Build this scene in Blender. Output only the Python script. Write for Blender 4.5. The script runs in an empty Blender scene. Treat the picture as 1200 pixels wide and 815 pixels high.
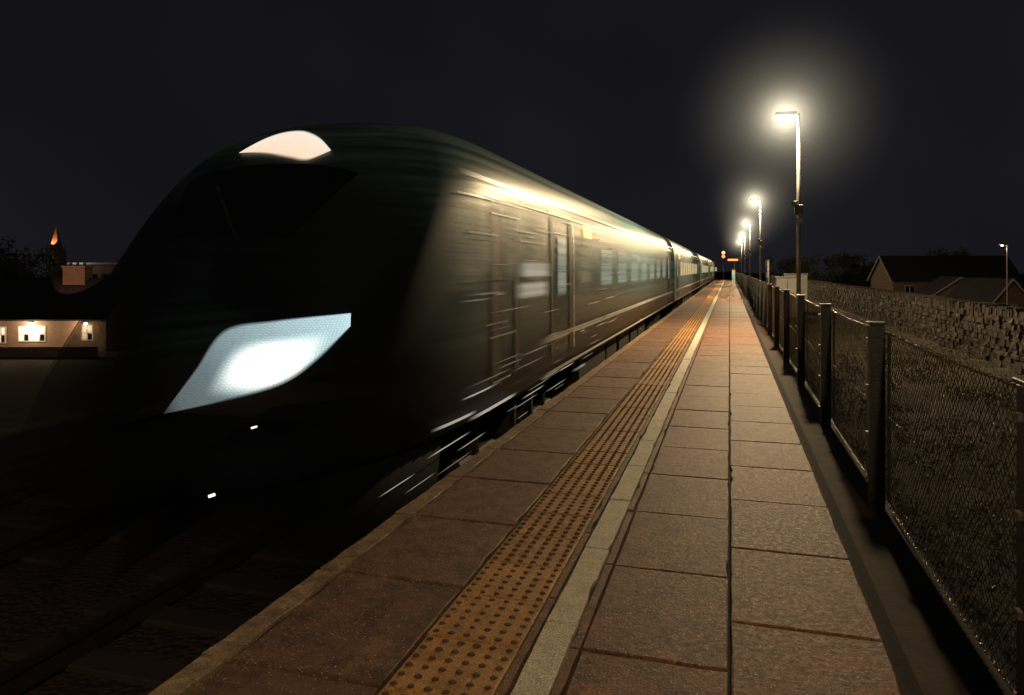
import bpy, math, random
from mathutils import Vector, Matrix, noise
random.seed(7)
R=random.random
U=random.uniform
sc=bpy.context.scene
sc.view_settings.view_transform='Standard'
sc.view_settings.look='None'
sc.view_settings.exposure=0
sc.view_settings.gamma=1

# ---------------------------------------------------------------- materials
class NT:
    def __init__(s,name):
        s.m=bpy.data.materials.new(name); s.m.use_nodes=True
        s.t=s.m.node_tree; s.n=s.t.nodes; s.l=s.t.links
        s.b=s.n['Principled BSDF']; s.out=s.n['Material Output']
        s.tc=s.n.new('ShaderNodeTexCoord')
    def node(s,k,**a):
        x=s.n.new(k)
        for q,v in a.items(): setattr(x,q,v)
        return x
    def mapping(s,scale=(1,1,1),coord='Object'):
        mp=s.node('ShaderNodeMapping'); mp.inputs['Scale'].default_value=scale
        s.l.new(s.tc.outputs[coord],mp.inputs[0]); return mp.outputs[0]
    def noise(s,scale,detail=4,vec=None,rough=.55):
        x=s.node('ShaderNodeTexNoise'); x.inputs['Scale'].default_value=scale
        x.inputs['Detail'].default_value=detail; x.inputs['Roughness'].default_value=rough
        s.l.new(vec if vec is not None else s.tc.outputs['Object'],x.inputs['Vector']); return x.outputs['Fac']
    def ramp(s,fac,stops):
        x=s.node('ShaderNodeValToRGB'); e=x.color_ramp.elements
        while len(e)<len(stops): e.new(.5)
        for i,(p,c) in enumerate(stops):
            e[i].position=p; e[i].color=(c,c,c,1) if isinstance(c,(int,float)) else (*c,1)
        s.l.new(fac,x.inputs[0]); return x.outputs[0]
    def mix(s,fac,a,b,mode='MIX'):
        x=s.node('ShaderNodeMix',data_type='RGBA',blend_type=mode)
        for i,v in ((0,fac),(6,a),(7,b)):
            if isinstance(v,(int,float)): x.inputs[i].default_value=v if i==0 else (v,v,v,1)
            elif isinstance(v,tuple): x.inputs[i].default_value=(*v,1)
            else: s.l.new(v,x.inputs[i])
        return x.outputs[2]
    def math(s,op,a,b=None):
        x=s.node('ShaderNodeMath',operation=op)
        for i,v in ((0,a),(1,b)):
            if v is None: continue
            if isinstance(v,(int,float)): x.inputs[i].default_value=v
            else: s.l.new(v,x.inputs[i])
        return x.outputs[0]
    def smooth(s,fac,a,b,lo=0,hi=1):
        x=s.node('ShaderNodeMapRange',interpolation_type='SMOOTHSTEP')
        for i,v in enumerate((a,b,lo,hi)): x.inputs[i+1].default_value=v
        s.l.new(fac,x.inputs[0]); return x.outputs[0]
    def bump(s,h,strength=.4,dist=.01):
        x=s.node('ShaderNodeBump'); x.inputs['Strength'].default_value=strength
        x.inputs['Distance'].default_value=dist
        s.l.new(h,x.inputs['Height']); s.l.new(x.outputs[0],s.b.inputs['Normal'])
    def set(s,k,v):
        if isinstance(v,tuple): s.b.inputs[k].default_value=(*v,1)
        elif isinstance(v,(int,float)): s.b.inputs[k].default_value=v
        else: s.l.new(v,s.b.inputs[k])
def simple(name,c1,c2=None,scale=5,rough=.7,metal=0,bump=.3,bscale=None,bdist=.01):
    k=NT(name); c2=c2 or tuple(x*.6 for x in c1)
    f=k.noise(scale,6)
    k.set('Base Color',k.mix(k.ramp(f,[(.35,0),(.65,1)]),c1,c2))
    k.set('Roughness',rough); k.set('Metallic',metal)
    if bump: k.bump(k.noise(bscale or scale*6,5),bump,bdist)
    return k.m
def emis(name,col,st):
    k=NT(name); k.set('Base Color',col); k.set('Emission Color',col); k.set('Emission Strength',st)
    return k.m

def slab_mat(name,ca,cb,cc,spec=True,stain=1.0):
    k=NT(name)
    geo=k.node('ShaderNodeNewGeometry')
    rnd=geo.outputs['Random Per Island']
    base=k.mix(rnd,ca,cb)
    big=k.ramp(k.noise(1.3,5),[(.3,0),(.7,1)])
    base=k.mix(k.math('MULTIPLY',big,.5*stain),base,cc)
    mid=k.ramp(k.noise(7,10,rough=.82),[(.44,0),(.60,1)])
    base=k.mix(k.math('MULTIPLY',mid,.7*stain),base,tuple(x*.3 for x in cc))
    spots=k.ramp(k.noise(3.2,4,rough=.8),[(.58,0),(.64,1)])
    base=k.mix(k.math('MULTIPLY',spots,.35*stain),base,tuple(x*1.5 for x in ca))
    fine=k.ramp(k.noise(140,3),[(.35,.5),(.65,1.3)])
    base=k.mix(1,base,fine,'MULTIPLY')
    if spec:
        v=k.node('ShaderNodeTexVoronoi'); v.inputs['Scale'].default_value=75
        k.l.new(k.tc.outputs['Object'],v.inputs['Vector'])
        dots=k.math('LESS_THAN',v.outputs['Distance'],.2)
        sep=k.node('ShaderNodeSeparateColor'); k.l.new(v.outputs['Color'],sep.inputs[0])
        sel=k.math('GREATER_THAN',sep.outputs[0],.72)
        base=k.mix(k.math('MULTIPLY',dots,sel),base,(.8,.64,.48))
    k.set('Base Color',base)
    k.set('Roughness',k.ramp(k.noise(40,4),[(.3,.55),(.7,.75)]))
    k.set('Specular IOR Level',.4)
    h=k.math('ADD',k.math('MULTIPLY',k.noise(110,4),.7),k.math('MULTIPLY',k.noise(26,7,rough=.7),.9))
    k.bump(h,.7,.006)
    return k.m
M={}
M['slab']=slab_mat('paving_concrete',(.36,.165,.09),(.25,.112,.062),(.19,.085,.05))
M['edge']=slab_mat('edge_slab_concrete',(.32,.165,.095),(.235,.12,.07),(.17,.088,.052))
M['coping']=slab_mat('coping_concrete',(.50,.34,.21),(.40,.27,.16),(.25,.165,.1),False)
M['tactile']=slab_mat('tactile_buff',(.74,.38,.13),(.60,.31,.105),(.44,.22,.08),False,.7)
M['dome']=simple('tactile_dome_shaded',(.09,.045,.02),(.17,.09,.04),60,.8)  # shade of the camera-facing side put into a darker, dirty dome colour
M['joint']=simple('joint_grit',(.012,.009,.007),(.03,.022,.016),30,.95)
M['white']=slab_mat('white_paint_worn',(.90,.82,.66),(.84,.75,.58),(.76,.65,.48),False,.45)
M['darkstrip']=simple('edge_strip_dark',(.008,.007,.006),(.014,.012,.01),20,.95,bump=.6)  # near-black strip between paving and fence
M['brickwall']=simple('platform_brick',(.06,.035,.025),(.03,.02,.015),6,.9)

# ---------------------------------------------------------------- mesh builder
class MB:
    def __init__(s): s.v=[];s.f=[];s.mi=[];s.mats=[];s.uv={}
    def mat(s,m):
        if m not in s.mats: s.mats.append(m)
        return s.mats.index(m)
    def add(s,vs,fs,m,uvs=None):
        o=len(s.v); i=s.mat(m); s.v+= [tuple(v) for v in vs]
        for n,f in enumerate(fs):
            if uvs: s.uv[len(s.f)]=[uvs[a] for a in f]
            s.f.append([a+o for a in f]); s.mi.append(i)
    def box(s,x0,x1,y0,y1,z0,z1,m,j=0,bev=0):
        if x0>x1:x0,x1=x1,x0
        if y0>y1:y0,y1=y1,y0
        def q(): return U(-j,j) if j else 0
        if bev:
            b=bev
            vs=[(x0,y0,z0),(x1,y0,z0),(x1,y1,z0),(x0,y1,z0),
                (x0,y0,z1-b),(x1,y0,z1-b),(x1,y1,z1-b),(x0,y1,z1-b),
                (x0+b,y0+b,z1),(x1-b,y0+b,z1),(x1-b,y1-b,z1),(x0+b,y1-b,z1)]
            fs=[(0,3,2,1),(0,1,5,4),(1,2,6,5),(2,3,7,6),(3,0,4,7),
                (4,5,9,8),(5,6,10,9),(6,7,11,10),(7,4,8,11),(8,9,10,11)]
        else:
            vs=[(x0+q(),y0+q(),z0+q()),(x1+q(),y0+q(),z0+q()),(x1+q(),y1+q(),z0+q()),(x0+q(),y1+q(),z0+q()),
                (x0+q(),y0+q(),z1+q()),(x1+q(),y0+q(),z1+q()),(x1+q(),y1+q(),z1+q()),(x0+q(),y1+q(),z1+q())]
            fs=[(0,3,2,1),(4,5,6,7),(0,1,5,4),(1,2,6,5),(2,3,7,6),(3,0,4,7)]
        s.add(vs,fs,m)
    def tube(s,a,b,r,m,n=6,r2=None,cap=True):
        a=Vector(a);b=Vector(b);d=(b-a)
        if d.length<1e-6:return
        d.normalize(); u=d.orthogonal().normalized(); w=d.cross(u); r2=r if r2 is None else r2
        vs=[];fs=[]
        for p,rr in((a,r),(b,r2)):
            for i in range(n):
                t=2*math.pi*i/n; vs.append(p+u*(math.cos(t)*rr)+w*(math.sin(t)*rr))
        for i in range(n): k=(i+1)%n; fs.append((i,k,n+k,n+i))
        if cap: fs.append(tuple(range(n))[::-1]); fs.append(tuple(range(n,2*n)))
        s.add(vs,fs,m)
    def sphere(s,c,r,m,nu=10,nv=6,sz=1):
        vs=[];fs=[]
        for j in range(nv+1):
            p=math.pi*j/nv
            for i in range(nu):
                t=2*math.pi*i/nu
                vs.append((c[0]+r*math.sin(p)*math.cos(t),c[1]+r*math.sin(p)*math.sin(t),c[2]+r*sz*math.cos(p)))
        for j in range(nv):
            for i in range(nu):
                k=(i+1)%nu; fs.append((j*nu+i,(j+1)*nu+i,(j+1)*nu+k,j*nu+k))
        s.add(vs,fs,m)
    def make(s,name,parent=None,smooth=False,loc=None):
        me=bpy.data.meshes.new(name); me.from_pydata(s.v,[],s.f)
        for m in s.mats: me.materials.append(m)
        me.polygons.foreach_set('material_index',s.mi)
        if smooth: me.polygons.foreach_set('use_smooth',[True]*len(s.f))
        if s.uv:
            uv=me.uv_layers.new(name='UVMap')
            for p in me.polygons:
                if p.index in s.uv:
                    for li,c in zip(p.loop_indices,s.uv[p.index]): uv.data[li].uv=c
        me.update()
        o=bpy.data.objects.new(name,me); sc.collection.objects.link(o)
        if parent: o.parent=parent
        if loc: o.location=loc
        return o
def empty(name,loc=(0,0,0),rz=0):
    e=bpy.data.objects.new(name,None); sc.collection.objects.link(e)
    e.location=loc; e.rotation_euler=(0,0,rz); e.empty_display_size=.3; return e
def light(name,kind,loc,power,col,size=.1,parent=None,**kw):
    d=bpy.data.lights.new(name,kind); d.energy=power; d.color=col
    if kind in('POINT','SPOT'): d.shadow_soft_size=size
    for k,v in kw.items(): setattr(d,k,v)
    o=bpy.data.objects.new(name,d); sc.collection.objects.link(o); o.location=loc
    if parent:o.parent=parent
    return o

# ---------------------------------------------------------------- world
w=bpy.data.worlds.new('World'); sc.world=w; w.use_nodes=True
nt=w.node_tree; bg=nt.nodes['Background']
sky=nt.nodes.new('ShaderNodeTexSky'); sky.sky_type='NISHITA'; sky.sun_disc=False
sky.sun_elevation=math.radians(2); sky.sun_rotation=math.radians(200)
tc=nt.nodes.new('ShaderNodeTexCoord'); nz=nt.nodes.new('ShaderNodeTexNoise'); nz.inputs['Scale'].default_value=1.6; nz.inputs['Detail'].default_value=3
nt.links.new(tc.outputs['Generated'],nz.inputs['Vector'])
sx=nt.nodes.new('ShaderNodeSeparateXYZ'); nt.links.new(tc.outputs['Generated'],sx.inputs[0])
rp=nt.nodes.new('ShaderNodeValToRGB'); nt.links.new(sx.outputs['Z'],rp.inputs[0])
rp.color_ramp.elements[0].position=0; rp.color_ramp.elements[0].color=(.0086,.0086,.0120,1)
rp.color_ramp.elements[1].position=.5; rp.color_ramp.elements[1].color=(.0046,.0043,.0048,1)
mx=nt.nodes.new('ShaderNodeMix'); mx.data_type='RGBA'; mx.blend_type='MULTIPLY'; mx.inputs[0].default_value=1
r2=nt.nodes.new('ShaderNodeValToRGB'); nt.links.new(nz.outputs['Fac'],r2.inputs[0])
r2.color_ramp.elements[0].position=.3; r2.color_ramp.elements[0].color=(.55,.55,.55,1)
r2.color_ramp.elements[1].position=.75; r2.color_ramp.elements[1].color=(1.45,1.45,1.5,1)
nt.links.new(rp.outputs[0],mx.inputs[6]); nt.links.new(r2.outputs[0],mx.inputs[7])
sm=nt.nodes.new('ShaderNodeMix'); sm.data_type='RGBA'; sm.blend_type='ADD'; sm.inputs[0].default_value=.0005
nt.links.new(mx.outputs[2],sm.inputs[6]); nt.links.new(sky.outputs[0],sm.inputs[7])
nt.links.new(sm.outputs[2],bg.inputs['Color']); bg.inputs['Strength'].default_value=1
fillsun=light('night_fill','SUN',(0,0,60),.012,(.75,.85,1)); fillsun.data.angle=math.radians(3)  # added dim fill sun to bring out background shapes, no moon here
fillsun.rotation_euler=(math.radians(50),0,math.radians(-30))

# ---------------------------------------------------------------- camera
TH=math.radians(16.39)
cam=bpy.data.cameras.new('camera'); co=bpy.data.objects.new('camera',cam); sc.collection.objects.link(co)
co.location=(0,0,1.5); co.rotation_euler=(math.radians(90),0,TH)
cam.lens=26; cam.sensor_width=36; cam.sensor_fit='HORIZONTAL'; cam.shift_y=-.0763; cam.clip_end=3000; cam.clip_start=.05
sc.camera=co

# ---------------------------------------------------------------- ground
def gz(x,y):
    pts=[(-900,-9),(-60,-6.3),(-34,-6.3),(-10,-1.25),(-1.7,-1.25),(-.2,-.35),(6,-.3),(9,-.9),(16,-2.2),(30,-3.2),(900,-3.5)]
    for (a,b),(c,d) in zip(pts,pts[1:]):
        if a<=x<=c: return b+(d-b)*(x-a)/(c-a)
    return -9
xs=[-900,-300,-150,-90,-60,-45,-34,-26,-18,-12,-10,-8,-5,-3,-1.7,-.2,.5]+[.9+i*.17 for i in range(31)]+[7,9,12,16,22,30,45,70,120,300,900]
ys=[-60,-30,-12,-5,-2]+[-1+.2*i for i in range(130)]+[26,28,30,34,38,45,55,65,80,100,130,170,240,400,900]
g=MB(); k=NT('rough_earth_and_grass')
c=k.mix(k.ramp(k.noise(1.2,8),[(.4,0),(.6,1)]),(.035,.026,.018),(.07,.052,.032))
c=k.mix(k.ramp(k.noise(18,6),[(.5,0),(.62,1)]),c,(.03,.036,.018))
c=k.mix(k.ramp(k.noise(45,4),[(.6,0),(.68,1)]),c,(.17,.12,.075))
k.set('Base Color',c); k.set('Roughness',.95); k.bump(k.noise(14,10,rough=.7),1,.08); M['ground']=k.m
vs=[];fs=[]
for y in ys:
    for x in xs:
        z=gz(x,y)
        if .95<x<6 and -2<y<30: z+=.09*noise.noise(Vector((x*1.3,y*1.3,0)))+.04*noise.noise(Vector((x*5,y*5,3)))
        vs.append((x,y,z))
n=len(xs)
for j in range(len(ys)-1):
    for i in range(n-1): a=j*n+i; fs.append((a,a+1,a+n+1,a+n))
g.add(vs,fs,M['ground']); g.make('ground',smooth=True)

k=NT('ballast'); v=k.node('ShaderNodeTexVoronoi'); v.inputs['Scale'].default_value=18; k.l.new(k.tc.outputs['Object'],v.inputs['Vector'])
k.set('Base Color',k.mix(v.outputs['Distance'],(.06,.032,.024),(.022,.014,.012))); k.set('Roughness',.95); k.bump(v.outputs['Distance'],1,.04); M['ballast']=k.m
M['rail']=simple('rail_steel',(.07,.05,.04),(.045,.027,.022),8,.6,.5)
M['sleeper']=simple('sleeper_concrete',(.05,.035,.03),(.035,.026,.022),5,.9)
trk=empty('railway_track')
b=MB(); 
prof=[(-9.6,-1.24),(-8.9,-1.1),(-2.1,-1.1),(-1.95,-1.2)]
for a,c2 in zip(prof,prof[1:]):
    b.add([(a[0],-50,a[1]),(c2[0],-50,c2[1]),(c2[0],400,c2[1]),(a[0],400,a[1])],[(0,1,2,3)],M['ballast'])
b.make('ballast',trk)
b=MB()
for cx in(-3.42,-6.85):
    for s in(-.7525,.7525):
        x=cx+s
        b.box(x-.035,x+.035,-50,400,-.955,-.915,M['rail']); b.box(x-.01,x+.01,-50,400,-1.04,-.955,M['rail']); b.box(x-.07,x+.07,-50,400,-1.06,-1.04,M['rail'])
b.make('rails',trk)
b=MB()
for cx in(-3.42,-6.85):
    for i in range(-30,220): y=i*.65; b.box(cx-1.25,cx+1.25,y-.12,y+.12,-1.2,-1.06,M['sleeper'],bev=.01)
b.make('sleepers',trk)

# ---------------------------------------------------------------- platform
plat=empty('platform')
YE=112
b=MB()
b.box(-1.92,.98,-8,YE,-1.3,-.03,M['brickwall'])
b.box(-1.93,.62,-8.02,YE+.02,-.03,-.022,M['joint'])
b.make('base',plat)
b=MB(); b.add([(.6,-8,-.026),(1.02,-8,-.05),(1.02,YE,-.05),(.6,YE,-.026)],[(0,1,2,3)],M['darkstrip']); b.make('edge_strip',plat)
L=.872
def slab(b,x0,x1,y0,y1,z0,z1,m,bev,wob):
    per=[]
    nx=max(2,int((x1-x0)/.12)); ny=max(2,int((y1-y0)/.12))
    for i in range(nx): per.append((x0+(x1-x0)*i/nx,y0,0,1))
    for i in range(ny): per.append((x1,y0+(y1-y0)*i/ny,-1,0))
    for i in range(nx): per.append((x1-(x1-x0)*i/nx,y1,0,-1))
    for i in range(ny): per.append((x0,y1-(y1-y0)*i/ny,1,0))
    o=[];ii=[];n=len(per); tx=U(-.004,.004); ty=U(-.004,.004)
    cx,cy=(x0+x1)/2,(y0+y1)/2
    for (x,y,dx,dy) in per:
        k_=U(0,wob)+(U(.004,.014) if R()<.06 else 0); px,py=x+dx*k_,y+dy*k_
        o.append((px,py)); 
        q=bev*U(.8,1.6); vx,vy=cx-px,cy-py; l=math.hypot(vx,vy); ii.append((px+vx/l*q,py+vy/l*q))
    zt=lambda x,y: z1+(x-cx)*tx+(y-cy)*ty
    vs=[(x,y,z0) for x,y in o]+[(x,y,zt(x,y)-bev*.8) for x,y in o]+[(x,y,zt(x,y)) for x,y in ii]
    fs=[]
    for q in range(2):
        for i in range(n): e=(i+1)%n; fs.append((q*n+i,q*n+e,(q+1)*n+e,(q+1)*n+i))
    fs.append(tuple(range(2*n,3*n)))
    b.add(vs,fs,m)
def row(b,x0,x1,off,m,gap=.009,L=L,h=.028,wob=.003):
    y=-7+off
    while y<YE-L:
        dz=U(-.003,.003) if y<30 else 0; g1=U(-.003,.003)
        a=(x0+gap/2+U(0,.002),x1-gap/2-U(0,.002),y+gap/2,y+L-gap/2+g1)
        if 0<y<16: slab(b,*a,-.03,dz,m,.005,wob)
        else: b.box(*a,-.03,dz,m,bev=.005)
        y+=L
b=MB(); row(b,-.565,0,(2.88+7)%L,M['slab']); row(b,0,.6,(3.29+7)%L,M['slab']); b.make('paving_slabs',plat)
b=MB(); row(b,-1.85,-1.2,(2.42+7)%L,M['edge'],.014,wob=.007); row(b,-.795,-.755,(2.42+7)%L,M['edge'],.004)
row(b,-.61,-.565,(2.88+7)%L,M['slab'],.004); b.make('edge_slabs',plat)
b=MB(); row(b,-1.985,-1.85,(2.42+7)%L,M['coping'],.008,wob=.012); 
b.box(-1.965,-1.9,-8,YE,-.16,-.032,M['coping'])
b.make('coping',plat)
b=MB(); row(b,-.755,-.61,(2.2+7)%L,M['white'],.008,wob=.004); b.make('white_line',plat)
b=MB()
row(b,-1.2,-.795,.1,M['tactile'],.008,L=.405)
y=-7+.1
while y<40:
    if y>-1:
        for i in range(6):
            for j in range(6):
                cx=-1.2+.033+i*.0675; cy=y+.034+j*.0675
                nn=8 if y<14 else 5; r=.0165*U(.85,1.08)
                vs=[];fs=[]
                for q,(rr,zz) in enumerate(((r,.0),(r*.82,.004),(r*.5,.0062))):
                    for a in range(nn): t=2*math.pi*a/nn; vs.append((cx+rr*math.cos(t),cy+rr*math.sin(t),zz))
                for q in range(2):
                    for a in range(nn): e=(a+1)%nn; fs.append((q*nn+a,q*nn+e,(q+1)*nn+e,(q+1)*nn+a))
                fs.append(tuple(range(2*nn,3*nn)))
                b.add(vs,fs,M['dome'])
    y+=.405
b.make('tactile_paving',plat)

# ---------------------------------------------------------------- fence
M['post']=simple('fence_post_paint',(.012,.015,.014),(.03,.03,.028),12,.5)
M['wire']=simple('galvanised_wire',(.26,.24,.21),(.10,.09,.075),30,.45,.7,0)
M['wirelight']=simple('twisted_wire',(.6,.57,.5),(.3,.27,.22),30,.4,.6,0)
fen=empty('chain_link_fence')
FX=.9
b=MB(); y=-2.6
while y<104:
    b.box(FX-.045,FX+.045,y-.045,y+.045,-.3,1.15,M['post'],bev=.008)
    b.box(FX-.055,FX+.055,y-.055,y+.055,1.15,1.165,M['post'],bev=.004)
    for zz in(.15,.45,.75,1.05): b.box(FX-.062,FX-.045,y-.018,y+.018,zz-.012,zz+.012,M['wire'])
    b.box(FX+.07,FX+.082,y-.02,y+.02,.02,1.1,M['post'])
    y+=2.6
b.make('posts',fen)
b=MB()
def wires(y0,y1,p,r):
    z0,z1=.03,1.1; h=z1-z0; nn=int((y1-y0)/p)
    for i in range(nn):
        yy=y0+i*p
        for sgn in(1,-1):
            b.tube((FX+.05,yy+(0 if sgn>0 else h),z0),(FX+.05+.004*sgn,yy+(h if sgn>0 else 0),z1),r,M['wire'],3,cap=False)
wires(-2,20,.048,.0016); wires(20,100,.14,.003)
b.make('mesh_wires',fen)
b=MB()
for zz,rr in((1.1,.0055),(.58,.002),(.03,.002)):
    y=-2
    while y<45:
        st=.03
        for ph in(0,math.pi):
            a0=y*60+ph; a1=(y+st)*60+ph
            sag=.012*math.sin(y*math.pi/2.6)**2
            b.tube((FX+.05+.007*math.cos(a0),y,zz-sag+.007*math.sin(a0)),(FX+.05+.007*math.cos(a1),y+st,zz-sag+.007*math.sin(a1)),rr,M['wirelight'],3,cap=False)
        y+=st
        if zz<.8 and y>15: break
    b.tube((FX+.05,y,zz),(FX+.05,103,zz),.006,M['wirelight'],4)
y=-2
while y<30:
    b.tube((FX+.05,y,1.1),(FX+.05+U(-.01,.01),y+U(-.01,.01),1.128),.0022,M['wirelight'],3); y+=.048
b.make('top_wire',fen)

# ---------------------------------------------------------------- street lamps
M['galv']=simple('galvanised_steel',(.3,.31,.3),(.2,.2,.19),9,.45,.6,.1)
M['lampglass']=emis('lamp_lens',(1,.93,.75),60)
M['black']=simple('black_plastic',(.02,.02,.02),None,9,.5)
WARM=(1,.73,.40)
k=NT('lamp_glow_volume'); k.n.remove(k.b)
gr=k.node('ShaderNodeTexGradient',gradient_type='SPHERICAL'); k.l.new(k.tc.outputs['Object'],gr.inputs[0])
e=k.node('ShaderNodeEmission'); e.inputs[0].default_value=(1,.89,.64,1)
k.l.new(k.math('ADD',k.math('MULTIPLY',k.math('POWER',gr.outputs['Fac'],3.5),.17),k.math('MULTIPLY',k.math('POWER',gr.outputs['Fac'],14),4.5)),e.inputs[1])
k.l.new(e.outputs[0],k.out.inputs['Volume']); M['glow']=k.m  # self-glowing volume paints the bloom around each lamp, nothing scatters
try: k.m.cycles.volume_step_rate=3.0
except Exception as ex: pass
def lamp(y,power,halo=3.0):
    e=empty('street_lamp',(1.5,y,-.32))
    b=MB()
    b.tube((0,0,0),(0,0,1.2),.075,M['galv'],12); b.tube((0,0,1.2),(0,0,1.26),.075,M['galv'],12,.05)
    b.tube((0,0,1.26),(0,0,5.35),.05,M['galv'],12,.035)
    b.box(-.11,.11,-.11,.11,0,.02,M['galv'])
    b.make('pole',e,True)
    b=MB(); b.tube((0,0,5.3),(-.1,0,5.34),.022,M['galv'],8)
    b.box(-.5,-.04,-.13,.13,5.31,5.40,M['galv'],bev=.03); b.make('lantern_housing',e)
    b=MB(); b.sphere((-.28,0,5.3),.12,M['lampglass'],14,8,.55); b.make('lens',e,True)
    b=MB(); b.box(-.09,.09,-.1,-.04,3.05,3.28,M['black'],bev=.01); b.tube((-.03,-.05,3.35),(-.12,-.15,3.3),.04,M['black'],8,.06)
    b.tube((.0,0,2.95),(.0,-.2,2.9),.045,M['galv'],8,.08); b.make('loudspeaker',e)
    light('light','POINT',(-.28,0,5.1),power,WARM,.14,e)
    b=MB(); b.sphere((0,0,0),1,M['glow'],24,14)
    o=b.make('glow_halo',e,True); o.location=(-.28,0,5.3); o.scale=(halo,halo,halo)
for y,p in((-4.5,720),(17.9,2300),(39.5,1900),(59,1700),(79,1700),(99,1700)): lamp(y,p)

# ---------------------------------------------------------------- TRAIN
CX=-3.42; ZC=1.5; TIP=3.0
train=empty('train',(CX,0,0))
def interp(p,x):
    if x<=p[0][0]: return p[0][1]
    for (a,b_),(c,d) in zip(p,p[1:]):
        if x<=c:
            t=(x-a)/(c-a); return b_+(d-b_)*t
    return p[-1][1]
HP=[(3.0,-1.02),(3.08,-.93),(3.2,-.85),(3.5,-.66),(4.0,-.24),(4.58,.38),(5.0,.82),(5.3,1.07),(5.6,1.23),(6.0,1.34),(6.6,1.41),(7.2,1.43)]
def hy(y):
    return sum(interp(HP,y+d) for d in(-.15,-.07,0,.07,.15))/5 if y>TIP+.17 else interp(HP,y)
def ay(y):
    t=max(0,min(1,(y-TIP)/3.3)); return 1.37*max(0,(1-(1-t)**2.6))**.58
def ny(y): return 3+6*max(0,min(1,(y-TIP)/3.0))
ZB=-1.25
def wid(y,z):
    h=hy(y); v=max(0,min(1,(z-ZB)/(h-ZB))); return ay(y)*(max(0,1-v**ny(y)))**(1/2.3)
def ysolve(u,z):
    a,b_=TIP,7.0
    for _ in range(40):
        m=(a+b_)/2
        if hy(m)>z and wid(m,z)>u: b_=m
        else: a=m
    return (a+b_)/2
def ztop(y,u):
    a=ay(y); q=min(1,abs(u)/max(a,1e-4)); return ZB+(hy(y)-ZB)*(1-q**2.3)**(1/ny(y))
def paint(name,fade):
    k=NT(name)
    sp=k.node('ShaderNodeSeparateXYZ'); k.l.new(k.tc.outputs['Object'],sp.inputs[0])
    st=k.noise(1,6,k.mapping((1,.05,14)))
    st2=k.noise(1,3,k.mapping((1,.5,1.5)))
    c=k.mix(k.ramp(st,[(.38,0),(.66,1)]),(.035,.085,.10),(.17,.30,.33))
    c=k.mix(k.math('MULTIPLY',k.ramp(st2,[(.4,0),(.7,1)]),.5),c,(.07,.13,.145))
    c=k.mix(k.smooth(sp.outputs[2],1.0,.35,0,.8),c,(.10,.055,.035))  # warm platform reflection painted into the lower body colour
    if fade:
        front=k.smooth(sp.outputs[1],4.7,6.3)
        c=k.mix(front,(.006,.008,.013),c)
        k.set('Roughness',k.math('ADD',k.ramp(st,[(.35,.38),(.7,.54)]),k.math('MULTIPLY',k.math('SUBTRACT',1,front),.15)))
        k.set('Coat Weight',k.math('MULTIPLY',front,.12)); 
        k.set('Alpha',k.smooth(sp.outputs[1],3.2,5.2,.06,1.0))
    else:
        k.set('Roughness',k.ramp(st,[(.35,.38),(.7,.54)])); k.set('Coat Weight',.12)
    k.set('Specular IOR Level',.35); k.set('Specular Tint',(.75,1.0,1.0))
    k.set('Base Color',c); k.set('Coat Roughness',.3)
    return k.m
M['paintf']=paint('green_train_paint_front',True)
M['paint']=paint('green_train_paint',False)
k=NT('nose_paint'); k.set('Base Color',(.004,.006,.009)); k.set('Roughness',.75); k.set('Specular IOR Level',.2)
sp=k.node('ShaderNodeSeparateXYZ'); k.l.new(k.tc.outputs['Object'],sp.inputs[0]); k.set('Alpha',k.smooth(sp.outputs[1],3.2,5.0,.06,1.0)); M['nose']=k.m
M['under']=simple('underframe',(.012,.012,.012),(.025,.022,.02),5,.7)
def soft(name,col,rough,e=0,ecol=None,edge=.18,streak=.0,amax=1.0,metal=0,vedge=.1):
    k=NT(name); k.set('Base Color',col); k.set('Roughness',rough); k.set('Metallic',metal)
    if e: k.set('Emission Color',ecol or col); k.set('Emission Strength',e)
    s=k.node('ShaderNodeSeparateXYZ'); k.l.new(k.tc.outputs['UV'],s.inputs[0])
    u=s.outputs[0]; m=k.math('MINIMUM',u,k.math('SUBTRACT',1,u))
    a=k.smooth(m,0,edge)
    v=s.outputs[1]; m2=k.math('MINIMUM',v,k.math('SUBTRACT',1,v))
    a=k.math('MULTIPLY',a,k.smooth(m2,0,vedge))
    if streak:
        a=k.math('MULTIPLY',a,k.ramp(k.noise(1,4,k.mapping((1,.15,22))),[(.35,1-streak),(.62,1)]))
    k.set('Alpha',k.math('MULTIPLY',a,amax)); return k.m
M['win']=soft('window_glass',(.10,.12,.12),.25,.26,(.76,.85,.66),.25,.5)
M['winfar']=soft('lit_window_glass',(.05,.05,.04),.2,.6,(1,.78,.42),.12,.3)
M['seam']=soft('door_shadow_gap',(.004,.004,.004),.5,0,None,.45,0,.97)
M['door']=soft('door_panel',(.03,.06,.06),.35,0,None,.2,.4,.75)
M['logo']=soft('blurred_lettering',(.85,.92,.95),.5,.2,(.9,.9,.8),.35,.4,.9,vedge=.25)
M['disp']=soft('destination_display',(.02,.02,.02),.4,2.6,(1,.6,.1),.25,.85)
M['strip']=soft('pale_trim',(.75,.80,.78),.35,0,None,.05,.6,.9,.2)
M['glint']=soft('painted_glint',(.85,.85,.8),.25,.35,None,.3,.2,1,.3)  # weak emission paints lamp glints along the lower edge and underframe
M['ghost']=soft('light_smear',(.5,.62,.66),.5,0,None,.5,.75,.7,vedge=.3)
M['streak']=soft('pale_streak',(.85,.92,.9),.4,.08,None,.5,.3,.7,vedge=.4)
M['dstreak']=soft('dark_streak',(.005,.007,.007),.5,0,None,.5,.3,.75,vedge=.4)
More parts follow.
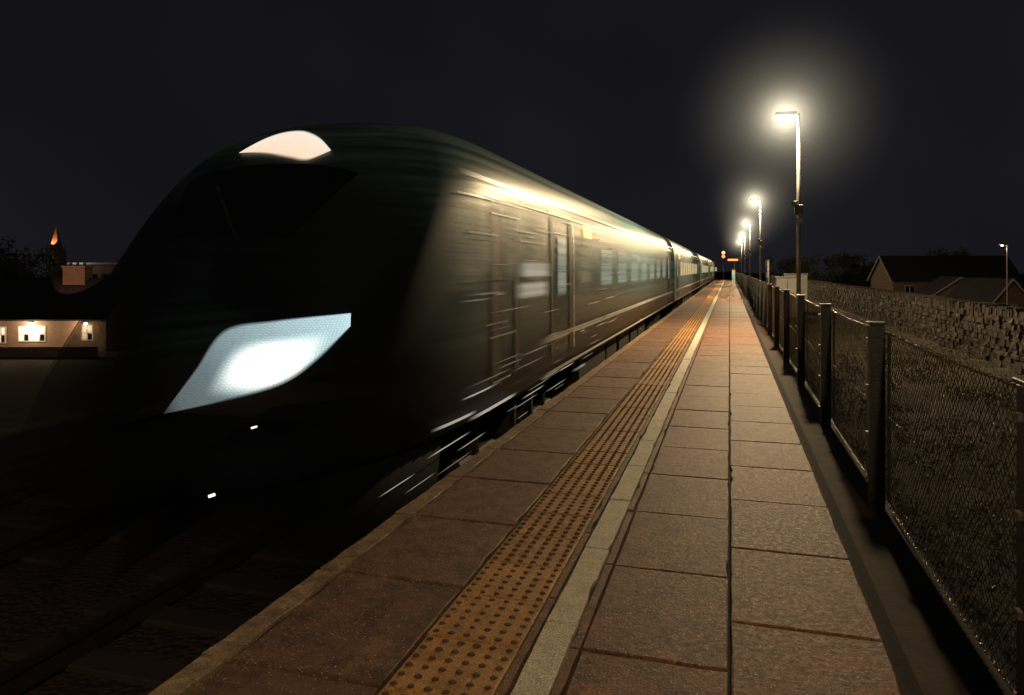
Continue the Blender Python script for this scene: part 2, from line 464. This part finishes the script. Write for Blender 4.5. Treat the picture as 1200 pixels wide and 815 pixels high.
def body(y0,y1,name,nose,mat,mat2=None):
    b=MB()
    if nose:
        st=[TIP+.004]+[TIP+.02*i**1.5 for i in range(1,40) if TIP+.02*i**1.5<y0+4.6]+[8,9]+list(range(10,int(y1),2))+[y1]
        st=sorted(set(s for s in st if s<=y1))
    else: st=[y0,y1]
    NS=30; rows=[]
    for y in st:
        yy=y if nose else 20
        h=hy(yy);a=ay(yy);n=ny(yy); r=[]
        for i in range(NS+1):
            ang=i/NS*math.pi/2
            v=math.sin(ang)**(2/n) if ang>0 else 0
            u=max(0,math.cos(ang))**(2/2.3)
            r.append((a*u,y,ZB+(h-ZB)*v+ZC))
        full=[(-p[0],p[1],p[2]) for p in r][:-1]+[(0,y,h+ZC)]+[p for p in r[:-1]][::-1]
        rows.append(full)
    n=len(rows[0]); vs=[]
    for r in rows: vs+=r
    f1=[];f2=[]
    for j in range(len(rows)-1):
        dest=f2 if (mat2 and st[j]>=7.0) else f1
        for i in range(n-1): a=j*n+i; dest.append((a,a+1,a+n+1,a+n))
        dest.append((j*n,(j+1)*n,(j+2)*n-1,(j+1)*n-1))
    f1.append(tuple(range(n))); (f2 if mat2 else f1).append(tuple(range((len(rows)-1)*n,len(rows)*n))[::-1])
    b.add(vs,f1,mat)
    if mat2:
        i2=b.mat(mat2); b.f+=[list(f) for f in f2]; b.mi+=[i2]*len(f2)
    return b.make(name,train,True)
def patch(b,y0,y1,z0,z1,m,off=.006,ny_=6,nz=6,side=1,base=None):
    vs=[];fs=[];uv=[]
    for j in range(nz+1):
        z=z0+(z1-z0)*j/nz
        for i in range(ny_+1):
            y=y0+(y1-y0)*i/ny_
            x=(wid(base if base else y,z)+off)*side
            vs.append((x,y,z+ZC)); uv.append((i/ny_,j/nz))
    for j in range(nz):
        for i in range(ny_): a=j*(ny_+1)+i; fs.append((a,a+1,a+ny_+2,a+ny_+1))
    b.add(vs,fs,m,uv)
NC=5; CL=26.1
det=MB()
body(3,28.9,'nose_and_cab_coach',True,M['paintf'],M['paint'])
for c in range(NC):
    y0=TIP+c*CL+.25; y1=TIP+(c+1)*CL-.25
    if c: body(y0,y1,'coach',False,M['paint'])
    if c<NC-1:
        g2=MB(); g2.box(-1.15,1.15,y1-.05,y1+.6,.35,2.55,M['under']); g2.make('gangway',train)
    far=c>=1
    for side in(1,-1):
        wy=12.0 if c==0 else y0+3.6
        while wy<y1-5:
            patch(det,wy,wy+1.6,-.3,.36,M['winfar'] if far else M['win'],base=20,side=side); wy+=1.95
        doors=([8.65] if c==0 else [y0+1.1])+[y1-3.0]
        for dy in doors:
            patch(det,dy,dy+1.05,-1.12,.68,M['door'],.004,base=20,side=side)
            patch(det,dy-.12,dy+.14,-1.15,.7,M['seam'],.010,base=20,side=side)
            patch(det,dy+.9,dy+1.3,-1.15,.7,M['seam'],.012,base=20,side=side)
            patch(det,dy+1.24,dy+1.32,-1.15,.7,M['strip'],.014,base=20,side=side)
            patch(det,dy-.1,dy+1.3,.68,.72,M['strip'],.013,base=20,side=side)
            patch(det,dy+.22,dy+.85,-.35,.45,M['win'],.014,base=20,side=side)
        patch(det,y0+2.2 if c==0 else y0,y1,.78,.83,M['strip'],.02,40,2,side,20)
        patch(det,y0+3.4 if c==0 else y0,y1,.66,.685,M['strip'],.012,40,2,side,20)
        patch(det,y0+4.5 if c==0 else y0,y1,-.86,-.78,M['strip'],.012,40,2,side,20)
        patch(det,y0+4.5 if c==0 else y0,y1,-1.24,-1.2,M['strip'],.018,40,2,side,20)
        dd=10.6 if c==0 else y0+2.6
        patch(det,dd,dd+.85,.46,.66,M['disp'],.012,base=20,side=side)
for side in(1,-1):
    patch(det,6.9,8.6,-.32,-.12,M['logo'],.016,base=20,side=side); patch(det,7.0,8.7,-.10,.09,M['logo'],.016,base=20,side=side)
    patch(det,6.15,6.75,-1.1,.65,M['seam'],.008,side=side); patch(det,6.95,7.3,-1.1,.4,M['seam'],.009,side=side)
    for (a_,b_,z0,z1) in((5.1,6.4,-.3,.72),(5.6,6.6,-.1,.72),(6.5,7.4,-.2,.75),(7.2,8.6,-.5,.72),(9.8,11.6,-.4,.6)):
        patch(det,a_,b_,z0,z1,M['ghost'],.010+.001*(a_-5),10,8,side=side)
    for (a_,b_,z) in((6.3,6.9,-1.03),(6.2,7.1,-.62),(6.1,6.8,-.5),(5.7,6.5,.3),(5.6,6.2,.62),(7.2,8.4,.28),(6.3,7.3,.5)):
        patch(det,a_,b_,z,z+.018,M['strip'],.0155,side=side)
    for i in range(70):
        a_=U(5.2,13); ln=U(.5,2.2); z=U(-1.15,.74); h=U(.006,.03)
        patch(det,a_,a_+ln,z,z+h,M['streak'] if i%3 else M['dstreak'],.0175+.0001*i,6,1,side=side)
    patch(det,5.0,5.9,-1.2,-1.175,M['glint'],.02,side=side); patch(det,5.6,7.1,-1.24,-1.21,M['glint'],.03,side=side); patch(det,5.5,6.4,-1.05,-1.035,M['glint'],.02,side=side)
det.make('side_details',train,True)

def cur(p,t):
    f=t*(len(p)-1); i=min(int(f),len(p)-2); f-=i; return (p[i][0]+(p[i+1][0]-p[i][0])*f,p[i][1]+(p[i+1][1]-p[i][1])*f)
def crv(p,t):
    n=len(p); f=t*(n-1); i=min(int(f),n-2); f-=i
    P=[p[max(0,i-1)],p[i],p[i+1],p[min(n-1,i+2)]]; o=[]
    for d in(0,1):
        a,b_,c_,e_=(q[d] for q in P)
        o.append(.5*((2*b_)+(c_-a)*f+(2*a-5*b_+4*c_-e_)*f*f+(3*b_-a-3*c_+e_)*f**3))
    return o
def upatch(b,pts_fn,nu,nv,m,off=.008):
    vs=[];fs=[];uv=[]
    for j in range(nv+1):
        for i in range(nu+1):
            y,u=pts_fn(i/nu,j/nv); z=ztop(y,u)
            vs.append((u,y-off,z+off+ZC)); uv.append((i/nu,j/nv))
    for j in range(nv):
        for i in range(nu): a=j*(nu+1)+i; fs.append((a,a+1,a+nu+2,a+nu+1))
    b.add(vs,fs,m,uv)
k=NT('windscreen_glass'); k.set('Base Color',(.004,.004,.005)); k.set('Roughness',.25); M['screen']=k.m
b=MB(); upatch(b,lambda s,t:(4.45+t*.55,(s-.5)*(1.0+.5*t)),16,10,M['screen']); b.make('windscreen',train,True)
b=MB(); b.tube((.1,4.42,ztop(4.42,.1)+ZC+.03),(-.35,4.8,ztop(4.8,.35)+ZC+.04),.012,M['black'],6); b.make('wiper',train)
def lens_mat(name):
    k=NT(name); s=k.node('ShaderNodeSeparateXYZ'); k.l.new(k.tc.outputs['UV'],s.inputs[0])
    v=k.node('ShaderNodeTexVoronoi'); v.inputs['Scale'].default_value=70; v.inputs['Randomness'].default_value=.25
    k.l.new(k.tc.outputs['Object'],v.inputs['Vector'])
    dots=k.ramp(v.outputs['Distance'],[(.2,1),(.55,.72)])
    return k,s,dots
k,s,dots=lens_mat('headlamp_lens')
dx=k.math('SUBTRACT',s.outputs[0],.56); dy=k.math('SUBTRACT',s.outputs[1],.30)
r=k.math('SQRT',k.math('ADD',k.math('MULTIPLY',k.math('MULTIPLY',dx,dx),6),k.math('MULTIPLY',k.math('MULTIPLY',dy,dy),3.5)))
core=k.smooth(r,.18,.85,1,0)
col=k.mix(core,(.50,.70,.76),(1,.98,.82))
col=k.mix(1,col,dots,'MULTIPLY')
k.set('Base Color',(.1,.1,.1)); k.set('Emission Color',col)
k.set('Emission Strength',k.math('ADD',k.math('MULTIPLY',core,2.0),k.ramp(s.outputs[0],[(0,.16),(.3,.32),(.7,.85),(1,1.4)])))
mv=k.math('MINIMUM',s.outputs[1],k.math('SUBTRACT',1,s.outputs[1])); k.set('Alpha',k.math('MULTIPLY',k.smooth(mv,0,.07,.15,1),k.smooth(s.outputs[0],0,.12,.3,1))); M['headlamp']=k.m
k,s,dots=lens_mat('marker_lamp_lens')
k.set('Emission Color',k.mix(1,k.mix(s.outputs[1],(1,.74,.55),(1,.88,.75)),dots,'MULTIPLY')); k.set('Emission Strength',1.15)
mv=k.math('MINIMUM',s.outputs[1],k.math('SUBTRACT',1,s.outputs[1])); k.set('Alpha',k.smooth(mv,0,.1,.1,1)); M['marker']=k.m
top=[(.42,-.79),(.42,-.59),(.43,-.375),(.7,-.32),(1.06,-.285)]
bot=[(.42,-.80),(.65,-.755),(.87,-.688),(.985,-.56),(1.075,-.37)]
for side in(1,-1):
    b=MB(); nu,nv=36,16; vs=[];fs=[];uv=[]
    for j in range(nv+1):
        for i in range(nu+1):
            A=crv(bot,i/nu);B=crv(top,i/nu);t=j/nv
            u=A[0]+(B[0]-A[0])*t; z=A[1]+(B[1]-A[1])*t
            y=ysolve(u,z)
            vs.append((side*(u+.01),y-.012,z+.004+ZC)); uv.append((i/nu,t))
    for j in range(nv):
        for i in range(nu): a=j*(nu+1)+i; fs.append((a,a+1,a+nu+2,a+nu+1))
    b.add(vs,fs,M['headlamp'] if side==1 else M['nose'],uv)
    b.make('headlamp',train,True)
lo=[(5.17,-.42),(5.11,-.12),(5.05,.12),(5.03,.30),(5.14,.43)]
up=[(5.18,-.42),(5.42,-.25),(5.47,-.05),(5.34,.2),(5.15,.435)]
b=MB()
def mk(s,t):
    A=crv(lo,s);B=crv(up,s); return (A[0]+(B[0]-A[0])*t,A[1]+(B[1]-A[1])*t)
upatch(b,mk,30,8,M['marker'],.01)
b.make('marker_lamp',train,True)
b=MB(); vs=[];fs=[]; stn=[TIP+.12+.02*i**1.5 for i in range(0,24)]
for y in stn:
    a=ay(y-.05)
    for sx_,zz in((-1,-2.0),(-1,-1.25),(1,-1.25),(1,-2.0)): vs.append((sx_*a*(.88 if zz<-1.9 else .97),y+(.12 if zz<-1.9 else 0),zz+ZC+.01))
for j in range(len(stn)-1):
    for i in range(3): q=j*4+i; fs.append((q,q+1,q+5,q+4))
b.add(vs,fs,M['nose']); b.make('nose_valance',train,True)
b=MB(); sl=emis('small_lamp',(1,.95,.85),1.2)
for (y,z,q) in((3.62,-.90,.006),(3.42,-1.24,.009)):
    b.tube((wid(y,max(z,-1.2))+.014,y-.015,z+ZC),(wid(y+.02,max(z,-1.2))+.014,y+.015,z+ZC+.004),q,sl,8)
b.make('front_step_lights',train,True)
b=MB(); wh=MB()
for c in range(NC):
    y0=TIP+c*CL; 
    b.box(-1.22,1.22,y0+(4.2 if c==0 else .6),y0+CL-.5,.13,.26,M['under'])
    yy=y0+8.2
    while yy<y0+17.5:
        ln=U(1.2,2.6); b.box(-1.2,1.2,yy,yy+ln,U(-.65,-.5),.15,M['under'],bev=.03); yy+=ln+U(.15,.4)
    for bc in(y0+4.9,y0+21.2):
        for s in(-1,1):
            b.box(s*1.0,s*1.14,bc-1.75,bc+1.75,-.45,-.22,M['under'],bev=.03)
            for ax in(-1.3,1.3):
                wh.tube((s*.70,bc+ax,-.49),(s*.84,bc+ax,-.49),.425,M['rail'],28)
                wh.tube((s*.84,bc+ax,-.49),(s*.9,bc+ax,-.49),.12,M['rail'],12)
                b.box(s*.98,s*1.16,bc+ax-.2,bc+ax+.2,-.62,-.35,M['under'],bev=.04)
                wh.tube((s*1.06,bc+ax,-.36),(s*1.06,bc+ax,.1),.09,M['under'],10)
            wh.tube((s*1.1,bc-.35,-.3),(s*1.1,bc-.35,.12),.14,M['under'],12);wh.tube((s*1.1,bc+.35,-.3),(s*1.1,bc+.35,.12),.14,M['under'],12)
b.make('underframe',train); wh.make('wheels',train)
b=MB()
def strip(x,y0,y1,z,h=.02):
    b.add([(x,y0,z),(x,y1,z),(x,y1,z+h),(x,y0,z+h)],[(0,1,2,3)],M['glint'],[(0,0),(1,0),(1,1),(0,1)])
for x,a_,b_,z,h in((1.33,4.15,4.75,.08,.008),(1.33,4.9,5.9,.13,.012),(1.30,5.6,6.4,.02,.01),(1.3,6.2,7.4,.2,.018),(1.28,7.6,8.7,.1,.014),(1.3,4.6,5.2,-.03,.006),(1.28,9.4,10.5,.16,.014)): strip(x,a_,b_,z,h)
for i in range(16):
    a_=U(4.6,11); strip(1.25+.004*i,a_,a_+U(.4,1.2),U(-.1,.2),U(.004,.009))
b.make('underframe_glints',train)  # added glowing strips stand in for streaked highlights below the body

# ---------------------------------------------------------------- stone wall
M['stone']=slab_mat('rubble_stone',(.07,.052,.040),(.038,.030,.024),(.024,.02,.016),False)
b=MB(); b.box(4.88,5.22,0,95,-.5,.56,M['joint'])
z=-.42
while z<.54:
    h=U(.08,.13); y=0
    while y<95:
        ln=U(.1,.32) if y<45 else U(.5,.9)
        b.box(4.82+U(-.03,.03),5.26,y+.006,y+ln-.006,z+.005,z+h-.003,M['stone'],.014); y+=ln
    z+=h
y=0
while y<95:
    ln=U(.06,.13) if y<50 else .35
    b.box(4.84+U(-.02,.02),5.24+U(-.02,.02),y+.004,y+ln-.004,z-.02,z+U(.09,.17),M['stone'],.012); y+=ln
b.make('stone_wall')

# ---------------------------------------------------------------- vegetation
M['leaf']=simple('bramble_leaf',(.05,.06,.025),(.09,.08,.04),3,.6,0,0)
M['dry']=simple('dry_stalk',(.17,.12,.07),(.08,.06,.04),3,.8,0,0)
def leaf(b,p,s,m):
    d=Vector((U(-1,1),U(-1,1),U(-.4,1))).normalized(); e=d.orthogonal().normalized(); e.rotate(Matrix.Rotation(U(0,6.28),3,d)); p=Vector(p); f=d.cross(e)
    b.add([p-e*s,p+f*s*.45+d*s*.2,p+e*s,p-f*s*.45+d*s*.1],[(0,1,2,3)],m)
b=MB()
cl=[(U(1.05,4.6),U(1.5,26)) for _ in range(130)]+[(U(1.0,1.35),U(2,22)) for _ in range(45)]
for (x,y) in cl:
    rad=U(.15,.5); hh=U(.06,.42)
    if x<1.4: rad=U(.08,.2); hh=U(.2,.7)
    for _ in range(int(60+140*rad)):
        a=U(0,6.28); r=rad*math.sqrt(R()); z=-.32+hh*R()*(1-(r/rad)**2*.7)
        leaf(b,(max(1.0,x+r*math.cos(a)),y+r*math.sin(a),z+.03),U(.012,.034),M['leaf'] if R()<.7 else M['dry'])
for _ in range(5000):
    x=U(1.0,4.8);y=U(1,25)
    if noise.noise(Vector((x*1.1,y*1.1,5)))<-.05: continue
    h=U(.05,.22); dx,dy=U(-.06,.06),U(-.06,.06)
    b.add([(x-.004,y,-.34),(x+.004,y,-.34),(x+dx,y+dy,-.32+h)],[(0,1,2)],M['dry'] if R()<.6 else M['leaf'])
b.make('bramble_undergrowth')
M['treeleaf']=simple('tree_foliage',(.04,.05,.025),(.07,.075,.04),.8,.7,0,0)
M['bark']=simple('bark',(.07,.055,.04),None,6,.9)
def tree(b,x,y,z0,h,w_):
    b.tube((x,y,z0),(x+U(-.2,.2),y,z0+h*.55),h*.03,M['bark'],7,h*.015)
    cl=[]
    for i in range(14):
        a=U(0,6.28); r=w_*.42*math.sqrt(R()); zz=z0+h*U(.35,.9)
        c=Vector((x+r*math.cos(a),y+r*math.sin(a),zz)); cl.append(c); b.tube((x,y,z0+h*.4),c,h*.01,M['bark'],4,h*.003)
    for c in cl:
        rr=h*U(.08,.17)
        for _ in range(110):
            d=Vector((random.gauss(0,1),random.gauss(0,1),random.gauss(0,.8))).normalized()*rr*U(.4,1.1)
            leaf(b,c+d,h*U(.015,.035),M['treeleaf'])
b=MB()
for i in range(16):
    t=i/15; tree(b,9+30*t+U(-2,2),118+U(-6,10)+12*t,-3,U(5.4,7.6),U(5,8))
b.make('distant_tree_row')
b=MB()
for i in range(9): tree(b,-92+i*2.4+U(-1,1),62+i*.7+U(-3,3),-7,U(11,14.5)-i*.6,7)
b.make('distant_tree_mass')

# ---------------------------------------------------------------- houses
def brick_mat(name,c1,c2,mort,sc_=1):
    k=NT(name); t=k.node('ShaderNodeTexBrick'); 
    mp=k.node('ShaderNodeMapping'); mp.inputs['Rotation'].default_value=(math.radians(90),0,0); k.l.new(k.tc.outputs['Object'],mp.inputs[0]); k.l.new(mp.outputs[0],t.inputs['Vector'])
    t.inputs['Color1'].default_value=(*c1,1);t.inputs['Color2'].default_value=(*c2,1);t.inputs['Mortar'].default_value=(*mort,1)
    t.inputs['Scale'].default_value=sc_; t.inputs['Brick Width'].default_value=.45;t.inputs['Row Height'].default_value=.15;t.inputs['Mortar Size'].default_value=.02
    k.set('Base Color',k.mix(k.math('MULTIPLY',k.noise(2,5),.5),t.outputs['Color'],tuple(x*.5 for x in c1))); k.set('Roughness',.9); return k.m
M['brick']=brick_mat('red_brick',(.30,.17,.11),(.22,.12,.08),(.3,.26,.2))
M['brick2']=brick_mat('pale_brick',(.36,.22,.15),(.28,.17,.11),(.35,.28,.22))
M['roof']=simple('slate_roof',(.02,.02,.023),(.035,.032,.032),3,.8)
M['pvc']=simple('white_trim',(.7,.7,.68),(.6,.6,.57),3,.5)
M['barge']=simple('bargeboard_paint',(.45,.44,.42),(.35,.34,.32),3,.6)
M['glassd']=simple('dark_glass',(.01,.012,.015),None,3,.1)
def house(name,loc,rz,Lx,Dy,eave,ridge,ridge_along='x',wall=M['brick'],chim=True,wins=()):
    e=empty(name,loc,rz)
    b=MB()
    if ridge_along=='x':
        vs=[(0,0,0),(Lx,0,0),(Lx,Dy,0),(0,Dy,0),(0,0,eave),(Lx,0,eave),(Lx,Dy,eave),(0,Dy,eave),(0,Dy/2,ridge),(Lx,Dy/2,ridge)]
        fs=[(0,1,5,4),(2,3,7,6),(3,0,4,8,7),(1,2,6,9,5)]
    else:
        vs=[(0,0,0),(Lx,0,0),(Lx,Dy,0),(0,Dy,0),(0,0,eave),(Lx,0,eave),(Lx,Dy,eave),(0,Dy,eave),(Lx/2,0,ridge),(Lx/2,Dy,ridge)]
        fs=[(1,2,6,5),(3,0,4,7),(0,1,5,8,4),(2,3,7,9,6)]
    b.add(vs,fs,wall); b.make('walls',e)
    b=MB(); t=.12; ov=.3
    def slope(p,q,r,s):
        b.add([p,q,r,s]+[(a[0],a[1],a[2]+t) for a in(p,q,r,s)],[(0,1,2,3),(7,6,5,4),(0,4,5,1),(1,5,6,2),(2,6,7,3),(3,7,4,0)],M['roof'])
    if ridge_along=='x':
        k_=(ridge-eave)/(Dy/2); e0=eave-ov*k_
        slope((-ov,-ov,e0),(Lx+ov,-ov,e0),(Lx+ov,Dy/2,ridge),(-ov,Dy/2,ridge)); slope((Lx+ov,Dy+ov,e0),(-ov,Dy+ov,e0),(-ov,Dy/2,ridge),(Lx+ov,Dy/2,ridge))
        barge=[((-ov-.03,-ov,e0),(-ov-.03,Dy/2,ridge)),((-ov-.03,Dy+ov,e0),(-ov-.03,Dy/2,ridge))]
    else:
        k_=(ridge-eave)/(Lx/2); e0=eave-ov*k_
        slope((-ov,Dy+ov,e0),(-ov,-ov,e0),(Lx/2,-ov,ridge),(Lx/2,Dy+ov,ridge)); slope((Lx+ov,-ov,e0),(Lx+ov,Dy+ov,e0),(Lx/2,Dy+ov,ridge),(Lx/2,-ov,ridge))
        barge=[((-ov,-ov-.03,e0),(Lx/2,-ov-.03,ridge)),((Lx+ov,-ov-.03,e0),(Lx/2,-ov-.03,ridge))]
    b.make('roof',e)
    b=MB()
    for p,q in barge: b.tube(p,(q[0],q[1],q[2]+.05),.08,M['barge'],4)
    b.make('bargeboards',e)
    if wins:
        b=MB()
        for (x,z,ww,hh) in wins:
            b.box(x-ww/2,x+ww/2,-.03,.06,z-hh/2,z+hh/2,M['pvc']); 
            for s in(-1,1): b.box(x+s*ww/4-ww*.2,x+s*ww/4+ww*.2,-.045,-.031,z-hh*.42,z+hh*.42,M['glassd'])
        b.make('windows',e)
    return e
house('brick_house',(19.1,99.4,-3.2),TH,15.5,5.6,3.5,6.3,'x',wins=[(2,2.2,1.2,1.1),(6,2.2,1.6,1.1),(10,2.2,1.2,1.1)])
house('brick_house',(20.3,68.5,-3.4),TH,3.3,6,2.2,4.05,'y',wins=[(1.65,1.6,1,.9)])
house('brick_house',(18.2,78.5,-3.4),TH-.3,5.2,7,2.3,4.1,'y',wins=[(2.6,1.5,1.2,1)])
e=empty('brick_building',(-56.6,56.3,-6.3),TH)
b=MB(); vs=[(-24,0,0),(0,0,0),(0,9,0),(-24,9,0),(-24,0,3.3),(0,0,3.3),(0,9,3.3),(-24,9,3.3),(-24,4.5,6.9),(0,4.5,6.9)]
b.add(vs,[(0,1,5,4),(2,3,7,6),(3,0,4,8,7),(1,2,6,9,5)],M['brick2']); b.make('walls',e)
b=MB(); b.add([(-24.3,-.4,3.05),(.3,-.4,3.05),(.3,4.5,6.98),(-24.3,4.5,6.98),(.3,9.4,3.05),(-24.3,9.4,3.05)],[(0,1,2,3),(2,4,5,3)],M['roof']); b.box(-24.2,.2,-.5,-.4,2.95,3.08,M['black']); b.make('roof',e)
b=MB(); b.box(-6.3,-4.1,3.6,5,5,8.0,M['brick2']); b.box(-6.4,-4.0,3.5,5.1,8.0,8.15,M['brick2'])
for x in(-5.9,-5.2,-4.5): b.tube((x,4.3,8.15),(x,4.3,8.5),.14,M['brick2'],8)
b.make('chimney_stack',e)
b=MB()
M['litwin']=emis('lit_window',(1,.88,.68),.75)
for x,ww,hh,zc in((-7,2.6,1.5,1.7),(-1.75,1.1,1.5,1.8),(-9.9,.9,1.6,1.6),(-14,1.6,1.5,1.7)):
    b.box(x-ww/2,x+ww/2,-.06,.05,zc-hh/2,zc+hh/2,M['pvc'])
    np_=max(2,int(ww/.5)); pw=(ww-.12)/np_
    for i in range(np_):
        for j in range(2):
            a0=x-ww/2+.06+i*pw+.06; z0=zc-hh/2+.12+j*(hh-.12)/2
            b.box(a0,a0+pw-.12,-.08,-.061,z0,z0+(hh-.12)/2-.12,M['glassd'] if (i in(1,np_-1) and j==0) else M['litwin'])
b.make('windows',e)
b=MB(); wl=emis('wall_lamp_lens',(1,.9,.68),22)
for x in(-7.0,-1.8,-12.5): b.box(x-.15,x+.15,-.35,-.02,2.8,2.92,M['black']); b.sphere((x,-.24,2.68),.17,wl,10,6)
b.make('wall_lamps',e)
for x in(-7.0,-1.8,-12.5): light('wall_light','POINT',(x,-1.0,2.4),260,(1,.72,.42),.1,e)
light('chimney_light','SPOT',(-5.2,-.8,6.8),260,(1,.5,.32),.1,e,spot_size=1.0).rotation_euler=(math.radians(95),0,0)
# low hedge and yard wall in front of the building
b=MB(); b.box(-24,1.5,-4.2,-4.0,0,.9,M['brick2']); b.make('yard_wall',e)
e=empty('flat_roof_building',(-76.9,71.2,-6.3),TH)
b=MB(); b.box(0,7,0,8,0,8.4,M['brick2']); b.make('walls',e)
b=MB(); b.box(-.3,7.3,-.3,8.3,8.4,8.62,M['pvc']); b.make('fascia',e)
b=MB(); 
for i in range(4): b.box(.6+i*1.6,1.6+i*1.6,-.05,.05,6,7.2,M['glassd'])
b.make('windows',e)
light('roof_light','POINT',(1,-1.6,9.0),35,(1,.95,.85),.1,e)
light('teal_light','POINT',(6.6,-.8,4.0),10,(.3,.8,.9),.1,e)
M['churchst']=simple('church_stone',(.35,.27,.2),(.25,.2,.15),1,.9)
e=empty('church',(-131,117.8,-7),TH)
b=MB(); b.box(-1.3,1.3,-1.3,1.3,0,12.6,M['churchst'],bev=.1)
vs=[(-.9,-.9,12.6),(.9,-.9,12.6),(.9,.9,12.6),(-.9,.9,12.6),(0,0,17.2)]
b.add(vs,[(0,1,4),(1,2,4),(2,3,4),(3,0,4)],M['churchst'])
for sx_ in(-1,1):
    for sy in(-1,1): b.tube((sx_*1.1,sy*1.1,12.6),(sx_*1.1,sy*1.1,13.6),.15,M['churchst'],4,.02)
b.box(-.5,.5,-1.34,-1.3,8.5,11,M['glassd']); b.make('tower_and_spire',e)
b=MB(); b.box(1.6,16,-3,3,0,5,M['churchst']); b.add([(1.6,-3.3,5),(16,-3.3,5),(16,0,9),(1.6,0,9),(16,3.3,5),(1.6,3.3,5)],[(0,1,2,3),(2,4,5,3)],M['roof']); b.make('nave',e)
light('spire_floodlight','SPOT',(-.2,-1.7,13.0),900,(1,.36,.1),.1,e,spot_size=.9).rotation_euler=(math.radians(145),0,0)

# ---------------------------------------------------------------- small far objects
e=empty('street_lamp',(18,57.4,-2.4)); b=MB(); b.tube((0,0,0),(0,0,5.6),.06,M['galv'],8,.04); b.box(-.45,.05,-.1,.1,5.55,5.65,M['galv'],bev=.02); b.make('pole',e)
b=MB(); b.sphere((-.3,0,5.52),.09,emis('small_lamp_lens',(1,.9,.7),8),8,6,.5); b.make('lens',e); light('light','POINT',(-.3,0,5.3),25,WARM,.1,e)
e=empty('railway_signal',(-.95,125,-1)); b=MB(); b.tube((0,0,0),(0,0,5.6),.07,M['galv'],8); b.box(-.25,.25,-.1,.1,4.2,5.6,M['black'],bev=.03); b.make('post_and_head',e)
b=MB(); b.sphere((0,-.16,4.6),.24,emis('signal_red',(1,.05,.02),14),10,6); b.sphere((0,-.16,5.2),.24,emis('signal_amber',(1,.2,.04),10),10,6); b.make('aspects',e)
e=empty('departure_board',(.45,73,0)); b=MB(); b.tube((0,0,0),(0,0,2.2),.05,M['galv'],8); b.box(-.7,.7,-.08,.08,2.2,2.6,M['black'],bev=.02); b.make('post_and_case',e)
b=MB(); b.box(-.6,.3,-.095,-.082,2.33,2.47,emis('amber_display',(1,.2,.04),4)); b.make('display',e)
e=empty('help_point',(.3,60,0)); b=MB(); b.box(-.12,.12,-.08,.08,0,1.5,M['pvc'],bev=.02); b.box(-.16,.16,-.1,.1,1.5,1.56,M['black']); b.make('pillar',e)
b=MB(); b.box(-.1,.1,-.095,-.082,.75,1.1,emis('teal_panel',(.15,.5,.45),.4)); b.make('panel',e)
e=empty('equipment_cabinet',(1.75,30.5,-.33)); b=MB(); b.box(0,.8,0,.5,0,1.5,M['pvc'],bev=.03); b.box(-.03,.83,-.03,.53,1.5,1.55,M['galv']); b.box(.39,.41,-.012,-.001,.1,1.4,M['black']); b.tube((.45,-.02,.8),(.45,-.02,.95),.012,M['black'],6); b.make('case',e)
e=empty('equipment_cabinet',(2.3,34,-.33)); b=MB(); b.box(0,.9,0,.5,0,1.6,M['pvc'],bev=.03); b.box(-.03,.93,-.03,.53,1.6,1.65,M['galv']); b.box(.44,.46,-.012,-.001,.1,1.5,M['black']); b.make('case',e)
e=empty('platform_sign',(1.15,24,-.3)); b=MB(); b.tube((0,0,0),(0,0,2.1),.03,M['galv'],8);b.tube((0,1.2,0),(0,1.2,2.1),.03,M['galv'],8); b.box(-.03,-.01,-.1,1.3,1.55,2.05,M['pvc']); b.box(-.036,-.031,0,1.2,1.7,1.9,M['post']); b.make('sign_board_and_posts',e)
